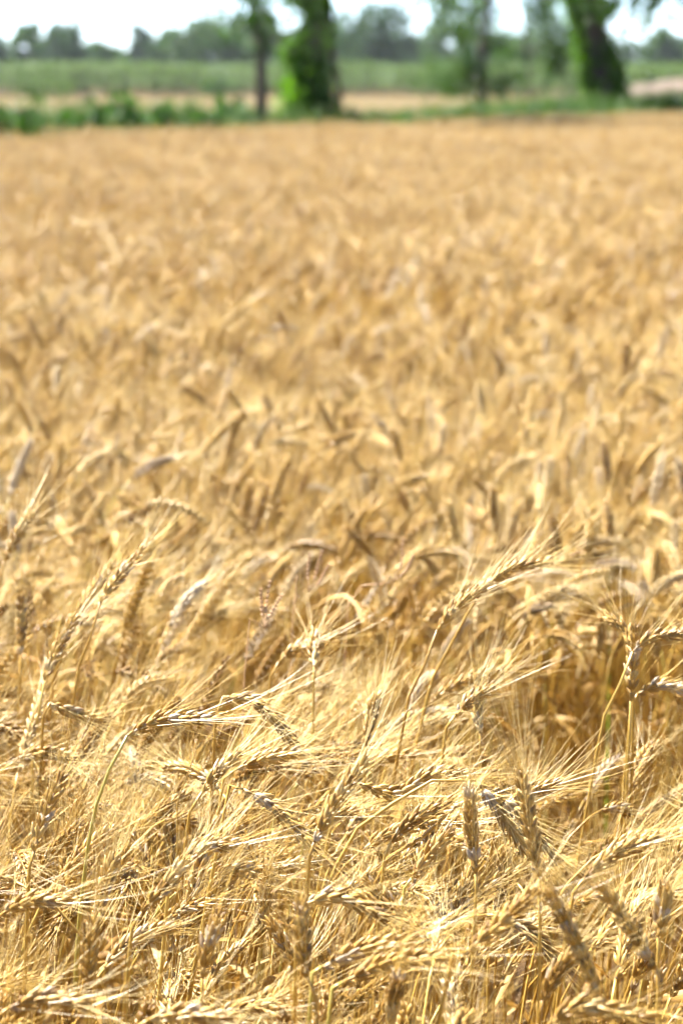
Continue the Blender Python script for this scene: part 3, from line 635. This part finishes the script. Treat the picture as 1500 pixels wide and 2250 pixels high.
# ------------------------------------------------------------------ leaves and trees
def leaf_cloud(C, size, rs, k=1.0, flat=0.0):
    """diamond leaves (two bent triangles) at centres C with random facing"""
    n = len(C); A = unit(rs.normal(0, 1, (n, 3)) + np.array([0, 0, -flat])); B = unit(np.cross(A, rs.normal(0, 1, (n, 3)))); Nn = np.cross(A, B)
    s = size * rs.uniform(0.6, 1.3, (n, 1))
    V = np.stack([C - A * s * 0.5, C + B * s * 0.32 * k + Nn * s * 0.06, C + A * s * 0.5 + Nn * s * -0.08, C - B * s * 0.32 * k + Nn * s * 0.06], 1).reshape(-1, 3)
    i = np.arange(n) * 4
    return V, [np.stack([i, i + 1, i + 2], -1), np.stack([i, i + 2, i + 3], -1)]
def leaf_mesh(name, cloud, mat, rs):
    me = MB().add(*cloud).mesh(name, [mat], False); n = len(me.vertices) // 4
    a = me.attributes.new('rnd', 'FLOAT', 'POINT'); a.data.foreach_set('value', np.repeat(rs.rand(n) * 0.999, 4).astype(np.float32)); return me
def crown_pts(rs, n, ctr, rad, clumps, cl_r, hollow=0.45):
    d = unit(rs.normal(0, 1, (clumps, 3))); r = (hollow + (1 - hollow) * rs.rand(clumps, 1)); cc = ctr + d * r * rad
    w_ = rs.randint(0, clumps, n); sz = rs.uniform(0.6, 1.4, clumps)[w_][:, None]
    return cc[w_] + rs.normal(0, 1, (n, 3)) * cl_r * sz * 0.5, cc
def tree(name, label, x, y, h, cw, cb, leaf, n, mat, seed, trunk_r=0.16, clumps=26, group=None, z0=0.0, lean=(0, 0)):
    rs = np.random.RandomState(seed); t = link(name, None); t.location = (x, y, z0); tag(t, label, 'tree', group)
    ctr = np.array([lean[0] * h, lean[1] * h, (h + cb) / 2]); rad = np.array([cw / 2, cw / 2, (h - cb) / 2])
    pts, cc = crown_pts(rs, n, ctr, rad * 0.86, clumps, cw * 0.13)
    pts[:, 2] = np.maximum(pts[:, 2], 0.25)
    mb = MB(); tp = smooth_path([[0, 0, -0.1], [0.03 * h * rs.normal(), 0, h * 0.3], ctr * np.array([.8, .8, 1.1])], 12); mb.add(*tube(tp, np.linspace(trunk_r, trunk_r * 0.35, 12), 8))
    for c in cc[:9]:
        k = rs.randint(4, 10); mb.add(*tube(smooth_path([tp[k], (tp[k] + c) / 2 + np.array([0, 0, 0.05 * h]), c], 7), np.linspace(trunk_r * 0.35, trunk_r * 0.08, 7), 5))
    link('trunk', mb.mesh('trunk', [M_BARK]), t)
    link('crown', leaf_mesh('crown', leaf_cloud(pts, leaf, rs), mat, rs), t)
    return t
def px_x(px, y): return (px - 750) / F * y / cp * 1.0
def height_at(py, y): return at_depth(750, py, y)[2]

FAR = [  # label, centre px, top py, width px, distance, material, crown bottom share
 ('hazy dark tree cut by the left picture edge', -5, 88, 95, 250, 1, 0.1),
 ('thin hazy tree second from the left edge', 84, 64, 62, 270, 0, 0.12),
 ('small round-topped hazy tree left of the open sky', 160, 66, 100, 250, 1, 0.08),
 ('low hazy tree between the round-topped tree and the slim one', 240, 106, 78, 280, 0, 0.05),
 ('slim pointed hazy tree below the brightest sky', 322, 70, 58, 290, 1, 0.06),
 ('low hazy tree at the foot of the rising tree group', 385, 84, 90, 270, 1, 0.05),
 ('tall broad tree at the top of the left tree group', 468, 32, 160, 230, 0, 0.05),
 ('broad tree behind the slim bare trunk', 560, 44, 130, 240, 1, 0.05),
 ('dome-shaped dark tree between the two ivy-clad trees', 822, 16, 165, 210, 1, 0.04),
 ('low tree just right of the slim ivy-clad trunk', 752, 92, 90, 260, 0, 0.05),
 ('pale hazy tree right of the dome-shaped tree', 905, 88, 100, 300, 0, 0.05),
 ('hazy tree behind the loose-leaved tree', 978, 46, 110, 290, 0, 0.06),
 ('grey-green hazy tree left of the dark leaning ivy tree', 1200, 50, 170, 300, 0, 0.05),
 ('small blue-grey tree right of the leaning ivy tree', 1428, 84, 95, 250, 1, 0.06),
 ('hazy low tree at the right picture edge', 1500, 100, 80, 280, 1, 0.06),
 ('hazy low tree far left beyond the picture edge line', -90, 95, 120, 260, 0, 0.06),
 ('low hazy tree filling the gap behind the loose-leaved tree', 1090, 90, 150, 310, 0, 0.05),
]
for k, (lb, cx, ty, wpx, y, mt, cbs) in enumerate(FAR):
    y = y * 0.75 + 95
    h = height_at(ty - 10, y) * 1.12; cw = wpx / F * y * 1.3
    tree('field_tree', lb, px_x(cx, y), y, h, cw, h * cbs, 0.55, 4200, (M_LEAF, M_LEAF2)[mt], 40 + k, 0.18, 64, 'hazy trees beyond the crop')

FROW = ['left of the thin hazy tree', 'left of the round-topped hazy tree', 'right of the round-topped hazy tree', 'left of the slim pointed hazy tree', 'right of the slim pointed hazy tree', 'just left of the big ivy tree', 'hidden behind the big ivy tree', 'right of the dome-shaped tree', 'left behind the loose-leaved tree', 'right behind the loose-leaved tree', 'just left of the leaning ivy tree', 'hidden behind the leaning ivy tree', 'near the right edge behind the earth bank']
for k, (cx, ty) in enumerate([(30, 108), (120, 112), (205, 116), (285, 118), (362, 112), (640, 90), (700, 96), (880, 100), (1040, 96), (1140, 98), (1255, 92), (1345, 112), (1470, 104)]):
    y = 340 + 11 * (k % 4); h = height_at(ty - 22, y) * 1.1
    tree('distant_tree', 'low hazy tree in the farthest row, ' + FROW[k], px_x(cx, y), y, h, 105 / F * y, h * .03, 0.6, 1800, (M_LEAF, M_LEAF2)[k % 2], 140 + k, 0.2, 26, 'farthest hazy trees')

# maize-like crop behind the stubble: a mass nobody could count
def make_crop():
    rs = np.random.RandomState(77); mb = MB(); n = 7000
    x = rs.uniform(-90, 90, n); y = 186 + rs.rand(n) ** 1.5 * 45 + 0.10 * x
    h = 2.45 * (0.85 + 0.25 * vnoise(x, y, 9, 4)) + rs.normal(0, 0.12, n)
    base = np.stack([x, y, np.zeros(n)], -1); st = np.stack([base, base + np.stack([rs.normal(0, .06, n), rs.normal(0, .06, n), h * 0.9], -1)], 1)
    mb.add(*tubes(st, np.full((n, 2), 0.02), 3), 1)
    for k in range(7):
        a = rs.uniform(0, 6.28, n); d = np.stack([np.cos(a), np.sin(a), np.zeros(n)], -1); z = np.stack([0 * h, 0 * h, h * rs.uniform(0.18, 0.95, n)], -1)
        L = rs.uniform(0.5, 0.95, (n, 1)); s = np.cross(d, [0, 0, 1.0]) * 0.055
        p0 = base + z; p1 = p0 + d * L * 0.55 + np.array([0, 0, 0.22]); p2 = p0 + d * L + np.array([0, 0, -0.05])
        V = np.stack([p0 - s, p0 + s, p1 - s, p1 + s, p2], 1).reshape(-1, 3); i = np.arange(n) * 5
        mb.add(V, [np.stack([i, i + 1, i + 3, i + 2], -1), np.stack([i + 2, i + 3, i + 4], -1)], 0)
    tag(link('crop', mb.mesh('crop', [M_CROP, M_BARK], False)), 'tall green crop standing behind the stubble field', 'crop', None, 'stuff')
make_crop()

# grass on the bank
def make_verge():
    rs = np.random.RandomState(9); n = 46000; t = rs.uniform(-22, 34, n); o_ = rs.rand(n) ** 1.4 * 6.6 + 0.1
    p = EA[None] + eu[None] * t[:, None] + en[None] * o_[:, None]
    zb = np.interp(o_, [0, .8, 1.7, 3.2, 4.8, 6.6], [0, .34, .58, .62, .5, .12]) - 0.03
    h = rs.uniform(0.32, 0.66, n) * (0.55 + 0.9 * vnoise(t, o_, 1.6, 6)) * np.interp(t, [2, 16], [1.08, 0.93]); a = rs.uniform(0, 6.28, n); d = np.stack([np.cos(a), np.sin(a), 0 * a], -1)
    s = np.cross(d, [0, 0, 1.0]) * 0.011; b = np.stack([p[:, 0], p[:, 1], zb], -1); up = np.array([0, 0, 1.0])
    p1 = b + up * (h * 0.6)[:, None] + d * (h * 0.12)[:, None]; p2 = b + up * h[:, None] + d * (h * 0.45)[:, None]
    V = np.stack([b - s, b + s, p1 - s, p1 + s, p2], 1).reshape(-1, 3); i = np.arange(n) * 5
    mb = MB().add(V, [np.stack([i, i + 1, i + 3, i + 2], -1), np.stack([i + 2, i + 3, i + 4], -1)])
    tag(link('grass', mb.mesh('grass', [M_GRASS], False)), 'green grass growing on the bank behind the wheat', 'grass', None, 'stuff')
make_verge()
def bank_point(px, off):
    """where the picture column px crosses the bank, `off` metres behind the wheat edge"""
    k = (px - 750) / F / cp; c = EA + en * off        # x = k*y
    t = (k * c[1] - c[0]) / (eu[0] - k * eu[1]); q = c + eu * t
    return q[0], q[1], float(np.interp(off, [0, .8, 1.7, 3.2, 4.8, 6.6], [0, .34, .58, .62, .5, .12]))
def weed_clump(px, off, h, wd, label, seed, n=420):
    rs = np.random.RandomState(seed); x, y, z = bank_point(px, off); t = link('broadleaf_weed', None); t.location = (x, y, z - 0.03)
    tag(t, label, 'weed', 'leafy weeds along the bank'); mb = MB(); pts = []
    for k in range(9):
        tip = np.array([rs.normal(0, wd * 0.3), rs.normal(0, wd * 0.3), h * rs.uniform(0.7, 1.05)]); q = smooth_path([[0.1 * tip[0], 0.1 * tip[1], 0], tip * np.array([.7, .7, .5]), tip], 8); mb.add(*tube(q, np.linspace(0.008, 0.003, 8), 4))
        m = n // 9; u = rs.rand(m) ** 0.7; pts.append(np.stack([np.interp(u, np.linspace(0, 1, 8), q[:, j]) for j in range(3)], -1) + rs.normal(0, 0.07, (m, 3)))
    link('stem', mb.mesh('stem', [M_GRASS]), t)
    P = np.concatenate(pts); P[:, 2] = np.maximum(P[:, 2], 0.03)
    link('foliage', leaf_mesh('foliage', leaf_cloud(P, 0.12, rs, 1.3), M_BROAD, rs), t)
for k, (px, off, h, wd, lb) in enumerate([
  (30, 1.2, 0.72, 0.9, 'dark leafy weed on the bank in the left corner of the green strip'),
  (150, 1.8, 0.45, 0.6, 'low leafy weed on the bank near the left edge'),
  (285, 1.3, 0.66, 0.55, 'leafy weed with glinting leaves left of the slim bare trunk'),
  (365, 1.6, 0.5, 0.7, 'low spreading weed between the glinting weed and the slim trunk'),
  (440, 1.4, 0.58, 0.6, 'leafy weed just left of the slim bare trunk'),
  (515, 2.0, 0.5, 0.6, 'small leafy weed at the foot of the slim bare trunk'),
  (800, 1.8, 0.5, 0.9, 'low leafy weed right of the big ivy-clad trunk'),
  (900, 1.5, 0.45, 0.8, 'low weed halfway between the two ivy-clad trunks'),
  (1010, 1.6, 0.6, 0.9, 'pale leafy weed under the loose-leaved tree'),
  (1120, 1.5, 0.55, 0.9, 'leafy weed right of the loose-leaved tree'),
  (1215, 1.6, 0.72, 0.9, 'dark leafy weed left of the leaning ivy tree'),
  (1430, 1.6, 0.92, 1.0, 'bright tall weed right of the leaning ivy tree'),
  (1500, 1.4, 0.85, 0.9, 'bright leafy weed cut by the right picture edge')]):
    weed_clump(px, off, h * (1.2 if k < 6 else 0.8), wd * 1.1, lb, 500 + k)

# trees standing on the bank
def ivy_tree(label, pts, off, radii, ivy_r, seed, n_ivy, htot, side=None, second=None, crown=True):
    """pts: photo pixels of the trunk's middle line, from its foot upwards"""
    rs = np.random.RandomState(seed); x, y, z = bank_point(pts[0][0], off); r0 = np.array([x, y, z - 0.05])
    P = [r0] + [at_depth(a, b, y) for a, b in pts[1:]]; d = unit(P[-1] - P[-2])
    top = P[-1] + (d * np.array([0.3, 0.3, 1])) * (htot - P[-1][2]); P.append((P[-1] + top) / 2); P.append(top)
    C = smooth_path(P, 40) - r0; t = link('ivy_tree', None); t.location = Vector(r0); tag(t, label, 'tree', 'trees standing on the bank')
    r = np.interp(np.linspace(0, 1, 40), [0, 0.05, 1], [radii * 1.25, radii, radii * 0.3]); mb = MB(); mb.add(*tube(C, r, 12))
    ends = []
    for k in range(11):
        i = rs.randint(28, 38); a = rs.uniform(0, 6.28); L = rs.uniform(0.8, 1.8); e = C[i] + np.array([math.cos(a) * L, math.sin(a) * L, L * rs.uniform(0.3, 0.9)])
        mb.add(*tube(smooth_path([C[i], (C[i] + e) / 2 + np.array([0, 0, .15]), e], 7), np.linspace(radii * .35, .015, 7), 5)); ends.append(e)
    link('trunk', mb.mesh('trunk', [M_BARK]), t)
    # climbing leaves round the trunk, denser on the side named
    nc = 46; cu, ca, cr = rs.rand(nc) ** 1.25 * 0.55, rs.uniform(0, 6.28, nc), rs.uniform(0.1, 1.0, nc); wc = rs.randint(0, nc, n_ivy)
    u = np.clip(cu[wc] + rs.normal(0, 0.014, n_ivy), 0, .6); a = ca[wc] + rs.normal(0, 0.5, n_ivy)
    c = np.stack([np.interp(u, np.linspace(0, 1, 40), C[:, j]) for j in range(3)], -1)
    rr = np.interp(u, [0, .62], [radii, radii * .6]) + ivy_r * np.abs(rs.normal(0, 1.0, n_ivy)) * (0.25 + 1.3 * cr[wc])
    if side is not None: rr = rr + ivy_r * 2.2 * np.clip(np.cos(a - side), 0, 1) ** 2 * rs.rand(n_ivy) * cr[wc]
    Q = c + np.stack([np.cos(a) * rr, np.sin(a) * rr, rs.normal(0, .05, n_ivy)], -1); Q[:, 2] = np.maximum(Q[:, 2], 0.05)
    link('ivy', leaf_mesh('ivy', leaf_cloud(Q, 0.11, rs, 1.4, 0.6), M_IVY, rs), t)
    if side is not None:            # leafy shoots off the trunk's left, sunlight mixed into their leaf colour
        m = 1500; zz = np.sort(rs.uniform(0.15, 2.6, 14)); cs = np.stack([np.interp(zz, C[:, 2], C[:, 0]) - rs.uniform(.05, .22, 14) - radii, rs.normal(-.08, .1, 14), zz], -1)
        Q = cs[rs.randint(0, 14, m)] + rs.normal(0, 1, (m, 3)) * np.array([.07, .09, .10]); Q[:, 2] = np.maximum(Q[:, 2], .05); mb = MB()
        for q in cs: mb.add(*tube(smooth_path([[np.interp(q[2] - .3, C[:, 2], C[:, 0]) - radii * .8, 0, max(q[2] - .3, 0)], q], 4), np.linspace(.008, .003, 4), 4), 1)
        mb.add(*leaf_cloud(Q, 0.095, rs, 1.4, 0.3), 0); link('shoots', mb.mesh('shoots', [M_SHOOT_LIT, M_BARK], False), t)
    if crown:
        m = 3200; E_ = np.array(ends)[rs.randint(0, len(ends), m)] + rs.normal(0, 0.42, (m, 3))
        link('crown', MB().add(*leaf_cloud(E_, 0.13, rs)).mesh('crown', [M_LEAF], False), t)
    if second is not None:
        q = [at_depth(a, b, y + 0.3) - r0 for a, b in second]; q.append(C[24]); q[0][2] = 0
        link('side_trunk', MB().add(*tube(smooth_path(q, 14), np.linspace(0.06, 0.045, 14), 8)).mesh('side_trunk', [M_BARK]), t)
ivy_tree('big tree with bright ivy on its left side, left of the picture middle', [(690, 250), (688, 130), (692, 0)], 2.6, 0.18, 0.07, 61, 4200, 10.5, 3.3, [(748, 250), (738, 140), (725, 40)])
ivy_tree('dark ivy-smothered tree leaning left, right of the picture middle', [(1335, 240), (1322, 130), (1297, 0)], 2.6, 0.25, 0.085, 62, 6000, 10.0, 3.1)
def slim_tree(label, pts, off, rad, seed, htot, name='slim_tree', leafn=2200, low=None, mat=None, leaf=0.12, y=None, spread=0.5, nl=14, lz=(0.35, 0.95)):
    rs = np.random.RandomState(seed)
    if y is None: x, y, z = bank_point(pts[0][0], off)
    else: x, z = px_x(pts[0][0], y), 0.0
    r0 = np.array([x, y, z - 0.05]); P = [r0] + [at_depth(a, b, y) for a, b in pts[1:]]; P.append(np.array([P[-1][0], y, htot]))
    C = smooth_path(P, 30) - r0; t = link(name, None); t.location = Vector(r0); tag(t, label, 'tree', 'trees standing on the bank')
    mb = MB(); mb.add(*tube(C, np.concatenate([[rad * 1.7, rad * 1.2], np.linspace(rad, rad * .3, 28)]), 9)); E = []
    for k in range(nl):
        i = rs.randint(int(30 * lz[0]), int(30 * lz[1])); a = rs.uniform(0, 6.28); L = rs.uniform(.6, 1.5) * spread * 2; e = C[i] + np.array([math.cos(a) * L, math.sin(a) * L, L * rs.uniform(-.1, .9)])
        mb.add(*tube(smooth_path([C[i], (C[i] + e) / 2 + np.array([0, 0, .1]), e], 6), np.linspace(rad * .35, .01, 6), 5)); E += [e, (C[i] + e * 2) / 3]
    link('trunk', mb.mesh('trunk', [M_BARK]), t)
    Q = np.array(E)[rs.randint(0, len(E), leafn)] + rs.normal(0, spread * .45, (leafn, 3)); Q[:, 2] = np.maximum(Q[:, 2], 0.4)
    link('crown', leaf_mesh('crown', leaf_cloud(Q, leaf, rs), mat or M_LEAF, rs), t)
slim_tree('slim bare grey trunk left of the big ivy tree', [(576, 250), (574, 150), (564, 40), (556, 0)], 2.2, 0.085, 71, 7.0, lz=(0.2, .95), leafn=2600, nl=24)
slim_tree('loose-leaved tree standing between the two ivy-clad trees', [(1052, 200), (1058, 120), (1075, 0)], 0, 0.14, 72, 6.5, 'leafy_tree', 3400, None, M_LEAF, 0.19, 62.0, 0.62, 24, (0.2, .95))
slim_tree('second loose-leaved tree just left of the leaning ivy tree', [(1160, 200), (1158, 120), (1150, 0)], 0, 0.055, 74, 6.0, 'leafy_tree', 1500, None, M_LEAF, 0.19, 70.0, 0.5, 14, (0.28, .95))
# tree whose branches hang into the upper right corner
slim_tree('tree reaching into the upper right corner, trunk outside the picture', [(1590, 240), (1585, 100), (1570, 0)], 0, 0.16, 73, 6.5, 'leafy_tree', 8000, None, M_LEAF, 0.17, 46.0, 1.0, 30, (0.36, .95))
for k, (px, y, h, wd, lb) in enumerate([(935, 176, 2.2, 3.6, 'round green bush before the crop right of the dome-shaped tree'), (1010, 180, 1.8, 3.4, 'green bush left of the loose-leaved tree, before the crop'),
                                        (125, 172, 1.6, 4.2, 'dark green bush before the crop near the left edge'), (480, 182, 1.4, 3.0, 'green bush in front of the crop left of the slim trunk')]):
    rs = np.random.RandomState(90 + k); t = link('bush', None); t.location = (px_x(px, y), y, 0); tag(t, lb, 'bush', 'bushes before the crop')
    pts, cc = crown_pts(rs, 1100, np.array([0, 0, h * .52]), np.array([wd / 2, wd / 2, h * .45]), 16, wd * .2); pts[:, 2] = np.maximum(pts[:, 2], .04); mb = MB()
    for c in cc[:8]: mb.add(*tube(smooth_path([[0, 0, -.03], c * np.array([.4, .4, .6]), c], 6), np.linspace(.03, .01, 6), 4))
    link('stem', mb.mesh('stem', [M_BARK]), t); link('foliage', MB().add(*leaf_cloud(pts, .2, rs)).mesh('foliage', [M_CROP], False), t)
# pale dusty earth heap far right
def heap():
    rs = np.random.RandomState(3); n, m = 60, 12; V = []
    for j in range(m):
        for i in range(n):
            u, v = i / (n - 1) * 2 - 1, j / (m - 1) * 2 - 1; z = 1.45 * max(0, 1 - u * u) ** .5 * max(0, 1 - v * v) * (0.75 + .5 * vnoise(np.array([u * 14.]), np.array([v * 4.]), 1, 8)[0]) - .05
            V.append((u * 6, v * 7, z))
    i = np.arange(n * m).reshape(m, n); q = np.stack([i[:-1, :-1], i[:-1, 1:], i[1:, 1:], i[1:, :-1]], -1).reshape(-1, 4)
    o = link('earth_bank', MB().add(V, [q]).mesh('earth_bank', [M_BARE])); o.location = (px_x(1540, 150), 150, 0); tag(o, kind='structure')
heap()

# ------------------------------------------------------------------ summer haze
def haze():
    x0, x1, y0, y1, z0, z1 = -920, 920, -80, 1320, -1.0, 14.0
    V = [(x, y, z) for z in (z0, z1) for y in (y0, y1) for x in (x0, x1)]
    me = bpy.data.meshes.new('haze'); me.from_pydata(V, [], [(0, 2, 3, 1), (4, 5, 7, 6), (0, 1, 5, 4), (2, 6, 7, 3), (0, 4, 6, 2), (1, 3, 7, 5)])
    m, t, out = mat_new('haze'); v = t.nodes.new('ShaderNodeVolumePrincipled'); v.inputs['Color'].default_value = (0.86, 0.93, 1.0, 1); v.inputs['Density'].default_value = 0.00011; v.inputs['Anisotropy'].default_value = 0.0
    t.links.new(v.outputs[0], out.inputs['Volume']); me.materials.append(m); tag(link('haze', me), kind='stuff')
haze()
